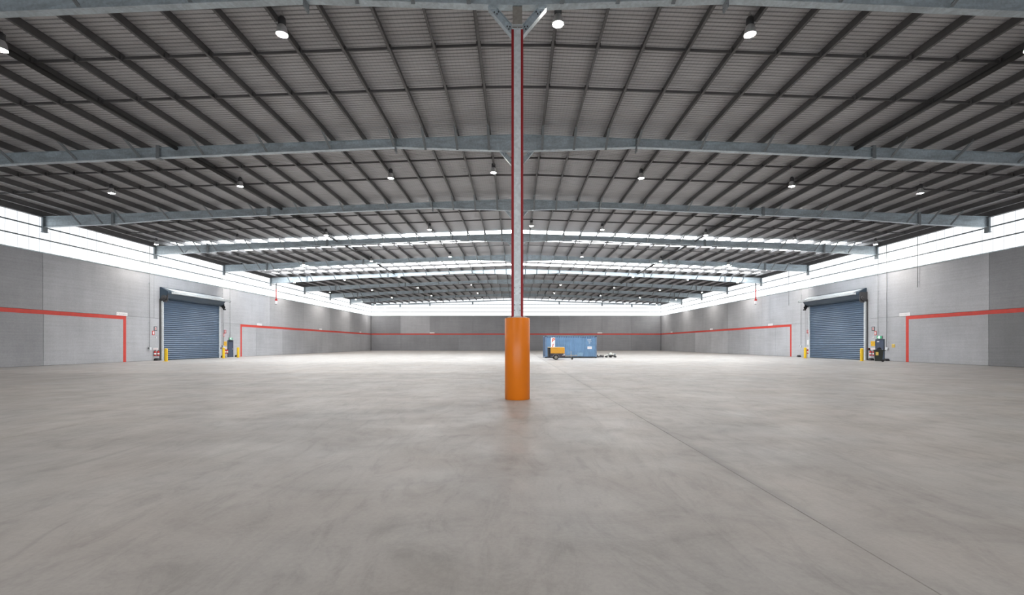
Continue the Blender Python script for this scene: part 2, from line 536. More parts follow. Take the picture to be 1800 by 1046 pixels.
for s in (-1, 1):
    md = roof_sheet(s, W + .25, RS, M['deck'], 4)
    ms = roof_sheet(s, W - 1.5, RS, M['skylight'], 4)
    mt = roof_sheet(s, 1.75, RS, M['deck'], 4)
    for i in range(nsh):
        y = Y1 + .1 - (i + 1) * RS
        if is_sky(y):
            link('skylight_sheet', ms, ceil, (0, y, DK - CZ))
            link('roof_sheet', mt, ceil, (s * (W - 1.5), y, deck(W - 1.5) - CZ))
        else:
            link('roof_sheet', md, ceil, (0, y, DK - CZ))
    yl = Y1 + .1 - nsh * RS
    link('roof_sheet', roof_sheet(s, W + .25, yl - Y0, M['deck'], int((yl - Y0) / .19)), ceil, (0, Y0, DK - CZ))
    # eave closer above the glazing
    part('eave_closer', MB().box((0, 0, .05), (.16, Y1 - Y0, .46)).box((-s * .12, 0, -.16), (.12, Y1 - Y0, .03)), M['purlin'], ceil, (s * (W - .06), (Y0 + Y1) / 2, EAVE + .18 - CZ))
part('ridge_cap', MB().prism([(-.35, .03), (0, .05), (.35, .03), (.35, .12), (0, .14), (-.35, .12)], Y0, Y1 + .2), M['purlin'], ceil, (0, 0, DK - CZ))

# purlins: lipped Z sections running away from the camera
def purlin_mesh(s):
    y0, y1, h, t = 8.5, Y1 - .05, .335, .008
    mb = MB()
    mb.box((0, (y0 + y1) / 2, h / 2), (t, y1 - y0, h))
    mb.box((-s * .04, (y0 + y1) / 2, t / 2), (.08, y1 - y0, t))
    mb.box((-s * .08, (y0 + y1) / 2, .013), (t, y1 - y0, .026))
    mb.box((s * .04, (y0 + y1) / 2, h - t / 2), (.08, y1 - y0, t))
    return mb.mesh('purlin', M['purlin'])
pm = {s: purlin_mesh(s) for s in (-1, 1)}
for s in (-1, 1):
    for x in PUR:
        link('purlin', pm[s], ceil, (s * x, 0, top(x) + .02 - CZ))
# bridging bars between purlins, two rows to a bay
BR = []
starts = FR + [107.1]
for k, f in enumerate(FR):
    a, b = (3.15, 5.85)
    BR.append((f + a, k)); BR.append((f + b, k))
gaps = [(-PUR[0], PUR[0])] + [(s * a, s * b) for s in (-1, 1) for a, b in zip(PUR[:-1], PUR[1:])]
far = MB()
for y, k in BR:
    for a, b in gaps:
        za, zb = top(a) + .16, top(b) + .16
        d = 1 if b > a else -1
        p, q = (a + d * .02, y, za), (b - d * .02, y, zb)
        if k < 3:
            L = abs(b - a) - .04
            mb = MB().bar((-L / 2, 0, (za - zb) / 2 * d), (L / 2, 0, (zb - za) / 2 * d), .05, .10)
            mb.box((-L / 2 + .03, -.05, (za - zb) / 2 * d), (.06, .12, .17)).box((L / 2 - .03, -.05, (zb - za) / 2 * d), (.06, .12, .17))
            part('bridging_bar', mb, M['purlin'], ceil, ((a + b) / 2, y, (za + zb) / 2 - CZ))
        else:
            far.bar(p, q, .05, .10)
            far.box((q[0] - d * .03, y - .05, zb), (.06, .12, .17))
tag(part('bridging_bars', far, M['purlin'], ceil, (0, 0, -CZ)), None, kind='stuff')
# dark longitudinal struts at the beam splices
for s in (-1, 1):
    for a, b in zip([3.0] + FR, FR + [Y1]):
        mb = MB().tube((0, -(b - a) / 2 + .12, 0), (0, (b - a) / 2 - .12, 0), .105, 10)
        part('roof_strut', mb, M['strut'], ceil, (s * 17.45, (a + b) / 2, 11.68 - CZ))

# ------------------------------------------------------------------ beams
def ibeam(st, fw=.25, ft=.018, wt=.014):
    """I section lofted through stations (x, z top, z bottom)"""
    mb = MB()
    def strip(fn):
        rings = [fn(*q) for q in st]
        n = len(rings[0])
        vs = [p for r in rings for p in r]
        fs = [tuple(range(n - 1, -1, -1)), tuple((len(st) - 1) * n + i for i in range(n))]
        for k in range(len(st) - 1):
            for i in range(n):
                j = (i + 1) % n
                fs.append((k * n + i, k * n + j, (k + 1) * n + j, (k + 1) * n + i))
        mb.add(vs, fs)
    strip(lambda x, t, b: [(x, -fw / 2, t - ft), (x, fw / 2, t - ft), (x, fw / 2, t), (x, -fw / 2, t)])
    strip(lambda x, t, b: [(x, -fw / 2, b), (x, fw / 2, b), (x, fw / 2, b + ft), (x, -fw / 2, b + ft)])
    strip(lambda x, t, b: [(x, -wt / 2, b + ft), (x, wt / 2, b + ft), (x, wt / 2, t - ft), (x, -wt / 2, t - ft)])
    return mb
def bot(x):
    x = abs(x)
    if x < 6.2: return 11.56
    b = 11.76 - .044 * (x - 6.2)
    if x > 26: b -= .16 * min(1, (x - 26) / 4.0)
    return b
secs = []
def sec(xs):
    q = [(x, top(x), (bot(x) if not (abs(abs(x) - 6.2) < 1e-6 and max(abs(v) for v in xs) > 6.3) else 11.76)) for x in xs]
    secs.append(ibeam(q).mesh('beam_section', M['galv']))
sec([-6.2, 0, 6.2])
for s in (-1, 1):
    for xs in ([6.2, 18.4], [18.4, 26.0, 30.0], [30.0, 35.1]):
        v = [s * x for x in xs]
        sec(v if s > 0 else v[::-1])
plates = []
for x in (6.2, 18.4, 30.0):
    zb = min(bot(x - .01), bot(x + .01)) - .06
    pw = .05 if x < 10 else .17
    mb = MB().box((0, 0, (top(x) + .10 + zb) / 2), (pw, .30, top(x) + .10 - zb))
    for dy in (-.1, .1):
        for q in range(4):
            z = zb + .12 + q * (top(x) - zb - .2) / 3
            mb.tube((-pw / 2 - .02, dy, z), (pw / 2 + .02, dy, z), .018, 6)
    plates.append((x, mb.mesh('splice_plate', M['brace'])))
braces = []
bid = [0, 1, 2, 3] + list(range(5, 20, 2)) + [18]
for i in bid:
    x = PUR[i]
    mb = MB().bar((-.02, -.12, bot(x) + .03), (-.02, -1.12, top(x) + .06), .008, .12, up=(1, 0, 0))
    mb.bar((-.02, -.12, bot(x) + .07), (-.02, -1.12, top(x) + .10), .12, .008, up=(1, 0, 0))
    braces.append((x, mb.mesh('fly_brace', M['brace'])))
cleat = MB().box((0, 0, .09), (.012, .14, .20)).mesh('purlin_cleat', M['galv'])
rest = []
endp = MB().box((0, 0, (top(W) + .03 + 9.92) / 2), (.14, .34, top(W) + .03 - 9.92)).box((.02, 0, 9.95), (.30, .36, .03)).mesh('end_plate', M['girt'])
lug = MB().box((0, 0, 0), (.42, .10, .02)).mesh('tie_lug', M['galv'])
ORD = ['nearest', 'second', 'third', 'fourth', 'fifth', 'sixth', 'seventh', 'eighth', 'ninth']
btxt = ['galvanised steel roof beam nearest the camera, cut by the top edge of the frame',
        'galvanised steel roof beam second from the camera, whole and crossing behind the red-edged column']
for k, f in enumerate(FR):
    lab = btxt[k] if k < 2 else 'galvanised steel roof beam, %s counted from the camera towards the far wall' % ORD[k]
    if k == 5: lab = 'galvanised roof beam brightly lit white beneath the second skylight band, sixth from the camera'
    r = thing('roof_beam', lab, 'beam', (0, f, 11.0), group='steel roof beams spanning the warehouse')
    for me in secs: link('beam_section', me, r, (0, 0, -11.0))
    for s in (-1, 1):
        for x, me in plates: link('splice_plate', me, r, (s * x, 0, -11.0))
        for x, me in braces: link('fly_brace', me, r, (s * x, 0, -11.0))
        for x in PUR: link('purlin_cleat', cleat, r, (s * (x + .012), 0, top(x) - 11.0))
        link('end_plate', endp, r, (s * 35.17, 0, -11.0))
        link('tie_lug', lug, r, (s * 6.1, -.06, 11.86 - 11.0))
# gable beam with its post heads
g = thing('gable_beam', 'thin steel gable beam against the far glazing, with post heads below', 'beam', (0, Y1 - .25, 11.0))
part('beam_section', ibeam([(-W + .1, top(W), top(W) - .22), (0, top(0), top(0) - .22), (W - .1, top(W), top(W) - .22)], .15), M['galv'], g, (0, 0, -11.0))
for x in (-28.1, -20.9, -10.5, 10.5, 20.9, 28.1):
    part('post_head', MB().box((0, 0, 0), (.34, .2, .62)).box((0, 0, -.32), (.42, .24, .04)).box((0, -.6, .25), (.10, 1.2, .10)), M['galv'], g, (x, 0, top(x) - .5 - 11.0))
# wall-side ties in the last bay
# ------------------------------------------------------------------ columns
def column(k, f, lab):
    c = thing('steel_column', lab, 'column', (0.04, f + .05, 0), group='steel columns along the ridge line')
    sh = MB()
    sh.box((0, -.15, 5.45), (.30, .018, 10.9)).box((0, .15, 5.45), (.30, .018, 10.9)).box((0, 0, 5.45), (.014, .29, 10.9))
    part('shaft', sh, M['galvbright'], c)
    st = MB().box((0, 0, 11.22), (.28, .30, .64))
    part('column_head', st, M['stub'], c)
    part('face_plate', MB().box((0, -.19, 5.42), (.20, .03, 10.84)), M['galvbright'], c)
    for s in (-1, 1):
        part('red_edge_strip', MB().box((s * .137, -.178, 5.42), (.072, .03, 10.84)), M['red'], c)
    cp = MB().box((0, -.1, 10.95), (.33, .26, .02)).box((0, -.2, 10.80), (.02, .03, .30))
    part('cap_plate', cp, M['galvbright'], c)
    for z in (2.62, 2.78, 3.12, 3.28):
        for s in (-1, 1):
            part('bolt', MB().tube((s * .08, -.205, z), (s * .08, -.225, z), .014, 6), M['darkgrey'], c)
    for s in (-1, 1):
        b = MB()
        a, d = Vector((s * .16, -.02, 10.72)), Vector((s * .86, -.02, 11.55))
        n = Vector((-(d - a).z, 0, (d - a).x)).normalized() * (1 if s > 0 else -1)
        if n.z < 0: n = -n
        b.bar(a, d, .20, .018, up=(n.x, n.y, n.z))
        a2, d2 = a + n * .26 + Vector((s * .06, 0, 0)), d + n * .26 - Vector((0, 0, .16))
        poly = [(a.x, a.z), (d.x, d.z), (s * .60, 11.55), (s * .16, 11.05)]
        if s < 0: poly = poly[::-1]
        b.prism(poly, -.03, -.014)
        b.bar((s * .16, -.02, 11.05), (s * .60, -.02, 11.55), .16, .016, up=(n.x, n.y, n.z))
        kb = part('knee_bracket', b, M['galv'], c)
        bo = MB()
        for px, pz in ((.25, 10.95), (.30, 11.03), (.22, 11.02), (.60, 11.40), (.68, 11.45), (.56, 11.46)):
            bo.tube((s * px, -.03, pz), (s * px, -.055, pz), .02, 6)
        part('bracket_bolts', bo, M['darkgrey'], kb)
    return c
for k, f in enumerate(FR):
    column(k, f, 'tall steel column with red edges standing in the orange guard' if k == 0 else
           'steel column hidden behind the front column, %s from the camera, only its knee brackets showing' % ORD[k])
cg = thing('column_guard', 'tall round orange guard around the base of the red-edged steel column', 'column guard', (0.04, 13.56, 0))
r = .372
gm = MB().lathe([(r - .012, 0.0), (r, .012), (r, 2.39), (r - .012, 2.405), (r - .035, 2.405), (r - .04, 2.37)], 48)
part('sleeve', gm, M['orange'], cg)
part('mortar_fill', MB().lathe([(r - .038, 2.36), (r - .06, 2.41), (.28, 2.44), (.20, 2.47), (.0, 2.475)], 32), M['mortar'], cg)
# ------------------------------------------------------------------ high bay lamps
ROWN = ['nearest row', 'second row', 'third row', 'fourth row', 'fifth row', 'sixth row', 'seventh row', 'eighth row']
NTH = ['first', 'second', 'third', 'fourth', 'fifth', 'sixth', 'seventh', 'eighth', 'ninth']
hl = MB().lathe([(.0, .62), (.06, .62), (.075, .58), (.115, .56), (.12, .36), (.10, .33)], 16)
hm = hl.mesh('housing', M['darkgrey'])
rm = MB().lathe([(.10, .34), (.15, .26), (.175, .10), (.19, .03), (.185, .02), (.17, .10), (.135, .25), (.09, .33)], 20).mesh('reflector', M['alu'])
gmn = MB().lathe([(.0, .004), (.09, .018), (.165, .05)], 20).mesh('lamp_glass', M['lampglass'])
def lamp(x, y, row, i, n):
    z = 12.0 - SL * abs(x)
    lab = 'lit round high bay lamp, %s, %s from the left' % (ROWN[row] if row >= 0 else ('row just behind the camera', 'row well behind the camera')[-row - 1], NTH[i])
    t = thing('high_bay_lamp', lab, 'lamp', (x, y, z), group='high bay lamps under the roof')
    link('housing', hm, t); link('reflector', rm, t); link('lamp_glass', gmn, t)
    px = min(PUR, key=lambda p: abs(p - abs(x))) * (1 if x > 0 else -1)
    hz = top(px) + .03 - z
    mb = MB().tube((0, 0, .6), (0, 0, hz), .012, 6)
    if abs(px - x) > .01: mb.bar((0, 0, hz), (px - x, 0, hz), .05, .03)
    mb.tube((-.12, 0, .50), (0, 0, .78), .006, 5).tube((.12, 0, .50), (0, 0, .78), .006, 5)
    part('hanger', mb, M['midgrey'], t)
rows = [14.7] + [15.05 + 12.42 * k for k in range(1, 8)]
for k, y in enumerate([2.6, -9.8] + rows):
    row = k - 2
    xs = [-33.2, -25.4, -17.1, -7.65, 7.65, 17.1, 25.4, 33.2]
    c = {0: 1.36, 1: -1.36, 2: 1.36, 5: -1.36}.get(row)
    if row == 0: xs = [-17.1, -7.65, 7.65, 17.1]
    if row == 1: xs = [-25.4, -17.1, -7.65, 7.65, 17.1, 25.4]
    if row < 0: xs = [-25.4, -7.65, 7.65, 25.4]
    if c is not None: xs = sorted(xs + [c])
    for i, x in enumerate(xs):
        lamp(x, y * (1 + .0016 * abs(x)), row, i, len(xs))

# ------------------------------------------------------------------ things on the side walls
def wloc(s, y, z=0.0, d=0.0): return (s * (W - .012 - d), y, z)
def wrot(s): return R(90) if s < 0 else R(-90)      # local -y faces into the hall ... local x runs along the wall
def on_wall(s):
    """rotation putting local -y into the hall; left wall hall is +x"""
    return R(90) if s < 0 else R(-90)

def corrug(w, h, pitch, depth):
    """roller curtain: horizontal curved slats"""
    mb = MB(); n = int(h / pitch); q = 4
    pts = []
    for i in range(n):
        for j in range(q):
            t = j / q
            pts.append((-depth * math.sin(math.pi * min(1, t * 1.15)), (i + t) * h / n))
    pts.append((0, h))
    vs = [(-w / 2, y, z) for y, z in pts] + [(w / 2, y, z) for y, z in pts]
    m = len(pts)
    mb.add(vs, [])
    for i in range(m - 1): mb.face((i, m + i, m + i + 1, i + 1), 0, False)
    return mb
def roller_door(num, s, yc, dw):
    side = 'left' if s < 0 else 'right'
    d = tag(empty('door_%d' % num, (s * W, yc, 0), on_wall(s)), 'large closed slate blue roller door in the %s wall' % side, 'door', kind='structure')
    # local frame: x along the wall, -y into the hall
    part('curtain', corrug(dw, 6.35, .20, .05), M['blue'], d, (0, -.10, 0))
    part('bottom_bar', MB().box((0, -.13, .05), (dw, .08, .10)), M['bluedark'], d)
    for e in (-1, 1):
        gmb = MB().box((e * (dw / 2 + .05), -.11, 3.05), (.16, .20, 6.1)).box((e * (dw / 2 - .03), -.19, 3.05), (.03, .04, 6.1))
        part('guide_rail', gmb, M['galvbright'], d)
        part('rail_backing', MB().box((e * (dw / 2 + .19), -.04, 3.05), (.12, .07, 6.1)), M['darkgrey'], d)
    hd = MB()
    prof = [(-.02, 7.27), (-.16, 7.27), (-.82, 6.86), (-.84, 6.62), (-.80, 6.60), (-.55, 6.22), (-.20, 6.12), (-.02, 6.12)]
    hd.prism(prof, -dw / 2 - .22, dw / 2 + .10, axis='x')
    part('hood', hd, M['bluedark'], d)
    part('drum_lip', MB().tube((-dw / 2, -.38, 6.20), (dw / 2, -.38, 6.20), .12, 12), M['bluedark'], d)
    # end bearing plates: big gear at the near end, chain wheel at the far end
    n_ = -1 if s < 0 else 1           # local x sign of the end nearest the camera
    near = (1 if s > 0 else -1)
    nx = near * (dw / 2 + .16)
    bp = MB().box((nx, -.40, 6.38), (.06, .78, .95)).tube((nx - near * -.03, -.45, 6.22), (nx - near * -.16, -.45, 6.22), .26, 16)
    bp.tube((nx + near * .10, -.45, 6.22), (nx + near * .22, -.45, 6.22), .11, 12).box((nx, -.5, 5.9), (.16, .30, .22))
    part('bearing_plate', bp, M['darkgrey'], d)
    fx_ = -near * (dw / 2 + .16)
    fp = MB().box((fx_, -.35, 6.20), (.06, .6, .35)).tube((fx_, -.40, 6.1), (fx_ - near * .35, -.40, 6.1), .06, 10)
    fp.tube((fx_ - near * .22, -.40, 6.0), (fx_ - near * .30, -.40, 6.0), .20, 14).box((fx_ - near * .40, -.42, 5.75), (.30, .16, .16))
    part('chain_wheel', fp, M['black'], d)
    part('haul_chain', MB().tube((fx_ - near * .2, -.36, 1.3), (fx_ - near * .2, -.36, 6.0), .012, 5).tube((fx_ - near * .36, -.36, 1.3), (fx_ - near * .36, -.36, 6.0), .012, 5), M['midgrey'], d)
    # a long galvanised tube carried in front of the hood
    a, b = near * (dw / 2 - .25), -near * (dw / 2 + .75)
    lt = MB().tube((a, -.92, 6.75), (b, -.92, 6.75), .12, 12)
    lt.box(((a + b) / 2, -.90, 6.86), (abs(a - b), .30, .03))
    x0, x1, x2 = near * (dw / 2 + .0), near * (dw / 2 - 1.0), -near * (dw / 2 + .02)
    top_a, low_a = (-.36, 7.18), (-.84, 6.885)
    hf = MB()  # bright plate cut to the shape of the glazing's reflection on the hood slope
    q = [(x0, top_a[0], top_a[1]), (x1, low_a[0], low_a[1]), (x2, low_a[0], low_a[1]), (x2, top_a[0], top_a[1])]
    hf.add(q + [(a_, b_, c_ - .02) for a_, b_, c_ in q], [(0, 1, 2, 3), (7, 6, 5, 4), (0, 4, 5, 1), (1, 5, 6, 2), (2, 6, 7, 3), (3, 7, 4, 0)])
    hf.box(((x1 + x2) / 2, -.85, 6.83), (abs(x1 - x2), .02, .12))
    part('hood_reflection', hf, M['galvbright'], d)
    t = part('front_tube', lt, M['galvbright'], d)
    part('tube_end_cap', MB().tube((b, -.92, 6.75), (b - near * .10, -.92, 6.75), .14, 12), M['midgrey'], t)
    return d
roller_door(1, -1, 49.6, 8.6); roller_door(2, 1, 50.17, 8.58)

def exit_door(num, s, y, side):
    d = tag(empty('door_%d' % num, (s * W, y, 0), on_wall(s)), 'dark blue personnel exit door beside the %s roller door' % side, 'door', kind='structure')
    part('leaf', MB().cbox((0, -.04, 1.02), (.92, .05, 2.02), .01), M['doorblue'], d)
    fr = MB()
    for e in (-1, 1): fr.box((e * .49, -.035, 1.03), (.06, .09, 2.06))
    fr.box((0, -.035, 2.06), (1.04, .09, .06))
    part('door_frame', fr, M['bluedark'], d)
    hn = MB().tube((.36, -.07, 1.0), (.36, -.12, 1.0), .02, 8).tube((.36, -.12, 1.0), (.22, -.12, 1.0), .014, 8).box((.36, -.07, 1.0), (.05, .01, .2))
    part('handle', hn, M['alu'], d)
    if s < 0: part('door_closer', MB().box((0, -.10, 1.97), (.60, .07, .08)), M['black'], d)
    else: part('door_notice', MB().box((-.18, -.068, 1.86), (.26, .008, .10)), M['white'], d)
exit_door(3, -1, 56.2, 'left'); exit_door(4, 1, 44.1, 'right')

def exit_sign(s, y, z, label):
    t = thing('exit_sign', label, 'sign', (s * W, y, z), on_wall(s))
    part('sign_box', MB().cbox((0, -.05, .14), (.62, .09, .28), .01), M['midgrey'], t)
    part('green_face', MB().box((0, -.097, .14), (.58, .008, .24)), M['green'], t)
    m = MB().box((0, -.103, .14), (.17, .006, .24))
    part('white_centre', m, M['exitwhite'], t)
    man = MB().lathe([(0, .012), (.022, .006), (.022, -.006), (0, -.012)], 10, mat=Matrix.Translation((.01, -.108, .225)) @ Matrix.Rotation(R(90), 4, 'X'))
    def lm(a, b, w): man.bar((a[0], -.108, a[1]), (b[0], -.108, b[1]), w, .006, up=(0, 1, 0))
    lm((0, .20), (-.01, .12), .035); lm((-.01, .12), (.04, .08), .02); lm((.04, .08), (.03, .04), .018)
    lm((-.01, .12), (-.05, .07), .02); lm((-.05, .07), (-.075, .07), .016); lm((0, .19), (.05, .165), .016); lm((0, .19), (-.045, .17), .016)
    part('running_figure', man, M['green'], t)
    part('side_arrow', MB().prism([(-.22, .14), (-.15, .19), (-.15, .09)], -.107, -.101), M['exitwhite'], t)
exit_sign(-1, 56.2, 2.14, 'small green and white running figure exit sign above the left exit door')
exit_sign(1, 44.1, 2.14, 'small green and white running figure exit sign above the right exit door')

def writing(w, h, rows, seed, mat, y, cx=0, cz=0, thick=.004):
    """rows of small letter-like strokes for print that cannot be read in the photograph"""
    rnd = random.Random(seed); mb = MB()
    rh = h / rows
    for r_ in range(rows):
        x = -w / 2
        z = cz + h / 2 - (r_ + .5) * rh
        while x < w / 2 - rh * .4:
            lw = rh * rnd.uniform(.35, .5)
            if rnd.random() < .16: x += rh * .4; continue
            mb.box((cx + x + lw / 2, y, z), (lw * .35, thick, rh * .62))
            mb.box((cx + x + lw * .65, y, z + rh * rnd.choice((-.22, 0, .24))), (lw * .5, thick, rh * .16))
            x += lw + rh * .16
    return mb
def sign(name, s, y, z, w, h, face, label, text=None, group=None, far=False, cat='sign'):
    loc = (y, Y1, z) if far else (s * W, y, z)
    t = thing(name, label, cat, loc, 0 if far else on_wall(s), group)
    part('sign_face', MB().cbox((0, -.02, h / 2), (w, .03, h), .006), face, t)
    if text:
        part('lettering', writing(w * .86, h * text[1], text[0], int(y * 10) + int(s), text[2], -.037, 0, h / 2), text[2], t)
    return t
LG = 'white notices along the red wall stripe'
T1 = (1, .34, M['ink']); T2 = (1, .34, M['greyink'])
sign('height_notice', -1, 40.75, 4.16, 1.15, .30, M['white'], 'white lettered strip notice at the near left corner of the red stripe', T1, LG)
sign('height_notice', 1, 41.3, 4.16, 1.15, .30, M['white'], 'white lettered strip notice at the near right corner of the red stripe', T2, LG)
sign('height_notice', -1, 62.6, 4.16, 1.15, .28, M['white'], 'white strip notice on the left stripe just past the exit door', T2, LG)
sign('height_notice', 1, 63.1, 4.16, 1.15, .28, M['white'], 'white strip notice on the right stripe just past the roller door', T2, LG)
for s, nm in ((-1, 'left'), (1, 'right')):
    sign('height_notice', s, 82.2, 4.16, 1.15, .28, M['white'], 'tiny white strip notice halfway along the distant %s stripe' % nm, T2, LG)
    sign('height_notice', s, 103.2, 4.16, 1.15, .28, M['white'], 'tiny white strip notice near the far end of the %s stripe' % nm, T2, LG)
    sign('height_notice', s, s * 20.4, 4.17, 1.15, .28, M['white'], 'tiny white strip notice on the far wall stripe, %s of the orange guard' % nm, T2, LG, far=True)

# fire point on either side of each roller door
def marker(s, y, z, dark, label):
    t = thing('extinguisher_marker', label, 'sign', (s * W, y, z), on_wall(s), 'fire extinguisher marker signs')
    fr = MB().box((0, -.012, .21), (.40, .02, .42))
    part('marker_frame', fr, M['red'] if not dark else M['darkgrey'], t)
    part('marker_face', MB().box((0, -.026, .22), (.22, .01, .26)), M['white'], t)
    part('marker_symbol', MB().box((0, -.034, .20), (.09, .008, .18)).box((.02, -.034, .31), (.10, .008, .03)), M['redgloss'], t)
    part('lower_plate', MB().box((.26 * s, -.012, -.22), (.26, .02, .42)), M['redgloss'], t)
    part('lower_plate_face', MB().box((.26 * s, -.026, -.22), (.13, .01, .30)), M['white'], t)
ex = None
def fire_point(s, y, side, end):
    global ex
    marker(s, y, 2.92, end == 'near', 'red and white extinguisher marker on the wall, %s end of the %s roller door' % (end, side))
    for i, dy in enumerate((-.20, .20)):
        wh = 'nearer' if i == 0 else 'farther'
        lab = '%s red extinguisher at the %s end of the %s roller door' % (wh, end, side)
        if ex is None:
            ex = thing('fire_extinguisher', lab, 'fire extinguisher', (s * (W - .13), y + dy, .46), on_wall(s), 'red fire extinguishers beside the roller doors')
            part('cylinder', MB().lathe([(0, 0), (.085, 0), (.095, .02), (.095, .40), (.06, .47), (.03, .49), (0, .49)], 16), M['redgloss'], ex)
            part('valve_head', MB().box((0, 0, .52), (.05, .05, .07)).bar((0, 0, .56), (0, -.12, .58), .03, .015).tube((.05, 0, .53), (.09, -.02, .2), .012, 6), M['black'], ex)
            part('label_band', MB().lathe([(.0965, .14), (.0965, .30)], 16), M['white'], ex)
            part('wall_bracket', MB().box((0, .11, .25), (.06, .03, .40)), M['darkgrey'], ex)
        else:
            e = copy_tree(ex)
            e.location = (s * (W - .13), y + dy, .46); e.rotation_euler = (0, 0, on_wall(s)); e['label'] = lab
    sign('extinguisher_plate', s, y, 1.04, .60, .20, M['white'], 'white plate above the red extinguishers, %s end of the %s roller door' % (end, side), (2, .5, M['redgloss']))
fire_point(-1, 44.55, 'left', 'near'); fire_point(-1, 55.22, 'left', 'far')
fire_point(1, 44.95, 'right', 'near'); fire_point(1, 55.05, 'right', 'far')
sign('warning_sign', -1, 55.24, 1.40, .52, .52, M['signyellow'], 'yellow warning sign beside the left exit door, above the extinguishers', (3, .7, M['ink']))
sign('warning_sign', 1, 44.98, 1.42, .50, .48, M['signyellow'], 'bright yellow warning sign between the right roller door and exit door', (3, .7, M['ink']))
sign('warning_sign', 1, 42.55, 1.30, .34, .30, M['paleyellow'], 'small pale yellow sign by the red stripe right of the right exit door', (2, .6, M['greyink']))
sign('paper_notice', 1, 54.98, 1.55, .34, .56, M['white'], 'blank white upright notice at the far edge of the right roller door')

def conduit(s, y, z0, z1, label, box=True):
    t = thing('conduit', label, 'conduit', (s * (W - .11), y, z0), on_wall(s), 'grey conduits down the side walls')
    part('pipe', MB().tube((0, 0, 0), (0, 0, z1 - z0), .022, 8), M['midgrey'], t)
    k = z0 + .5
    while k < min(z1, 8.3):
        part('clip', MB().box((0, .05, k - z0), (.08, .10, .03)), M['galv'], t); k += 1.9
    if box:
        part('junction_box', MB().cbox((0, -.02, -.12), (.22, .11, .26), .01), M['galvbright'], t)
        part('box_knob', MB().box((-.17, -.02, -.06), (.10, .07, .10)), M['darkgrey'], t)
conduit(-1, 43.75, 1.30, 11.2, 'thin grey conduit dropping to a switch box left of the left roller door')
conduit(-1, 56.0, 2.45, 11.2, 'thin grey conduit dropping to the left exit sign', False)
conduit(1, 44.25, 2.45, 9.85, 'thin grey conduit dropping to the right exit sign', False)
conduit(1, 43.2, 1.30, 11.2, 'thin grey conduit dropping to a switch box right of the right exit door')
conduit(1, 39.9, 6.6, 11.2, 'short grey conduit ending high on the right wall above the red stripe', False)
conduit(1, 58.7, 6.6, 11.2, 'short grey conduit ending high on the wall past the right roller door', False)
conduit(1, 56.2, 1.45, 11.2, 'thin grey conduit to a switch box at the far end of the right roller door')
conduit(-1, 54.66, 1.45, 9.85, 'thin grey conduit to a switch box at the far end of the left roller door')

def control(s, y, z, label):
    t = thing('door_control', label, 'switch', (s * W, y, z), on_wall(s))
    part('box', MB().cbox((0, -.06, .11), (.18, .11, .22), .01), M['black'], t)
    part('button', MB().tube((0, -.12, .14), (0, -.14, .14), .035, 10), M['redgloss'], t)
control(-1, 54.30, 1.02, 'small black control box on the far jamb of the left roller door')
control(1, 45.45, 1.0, 'small black control box on the near jamb of the right roller door')
for s, y, side in ((-1, 44.6, 'left'), (1, 44.9, 'right')):
    t = thing('call_point', 'tiny white wall box above the extinguishers at the near end of the %s roller door' % side, 'switch', (s * W, y, 2.2), on_wall(s))
    part('box', MB().cbox((0, -.03, .06), (.12, .05, .12), .008), M['white'], t)

def bumper(s, y, label):
    t = thing('wall_bumper', label, 'bumper', (s * W, y, 0), on_wall(s), 'black rubber humps at the foot of the walls')
    pr = [(.19 * math.cos(a), .02 + .24 * math.sin(a)) for a in [math.pi * i / 10 for i in range(11)]]
    pr = [(p[0], max(0, p[1] - .02)) for p in pr]
    part('rubber_block', MB().prism(pr, -.34, -.015), M['black'], t)
    part('face_rib', MB().prism([(p[0] * .7, p[1] * .7) for p in pr], -.36, -.34), M['darkgrey'], t)
bumper(-1, 44.5, 'black rounded rubber block on the floor below the extinguishers left of the left roller door')
bumper(-1, 54.6, 'black rounded rubber block on the floor at the far jamb of the left roller door')
bumper(-1, 57.3, 'black rounded rubber block on the floor just past the left exit door')
bumper(1, 45.0, 'black rounded rubber block on the floor below the extinguishers at the right roller door')
bumper(1, 43.15, 'black rounded rubber block on the floor right of the wheelie bin')
bumper(1, 56.5, 'black rounded rubber block on the floor past the far end of the right roller door')

def bollard(x, y, label):
    t = thing('bollard', label, 'bollard', (x, y, 0), group='yellow steel bollards')
    part('post', MB().lathe([(.135, 0), (.135, 1.14), (.12, 1.19), (.06, 1.215), (0, 1.22)], 20), M['yellow'], t)
    part('base_plate', MB().cbox((0, 0, .008), (.38, .38, .016), .004), M['yellow'], t)
bollard(-32.6, 42.4, 'yellow bollard at the near end of the left roller door')
bollard(-33.6, 52.3, 'yellow bollard at the far end of the left roller door, before the exit door')
bollard(-33.4, 54.7, 'yellow bollard past the left exit door, beside the red stripe')
bollard(32.9, 43.3, 'yellow bollard at the near end of the right roller door')
bollard(33.3, 52.4, 'yellow bollard at the far end of the right roller door')

# red alarm droppers
for s, side in ((-1, 'left'), (1, 'right')):
    t = thing('pipe_dropper', 'red pipe dropper with white box hanging by the %s wall' % side, 'pipe', (s * 34.4, 65.3, 7.3))
    part('box', MB().cbox((0, 0, .28), (.26, .18, .48), .02), M['white'], t)
    part('box_foot', MB().box((-.05, 0, .02), (.24, .14, .06)), M['darkgrey'], t)
    part('red_pipe', MB().tube((0, 0, .5), (0, 0, 2.2), .075, 10).box((0, 0, .62), (.3, .14, .26)), M['redgloss'], t)
    part('grey_pipe', MB().tube((0, 0, 2.2), (0, 0, 3.05), .07, 10), M['darkgrey'], t)

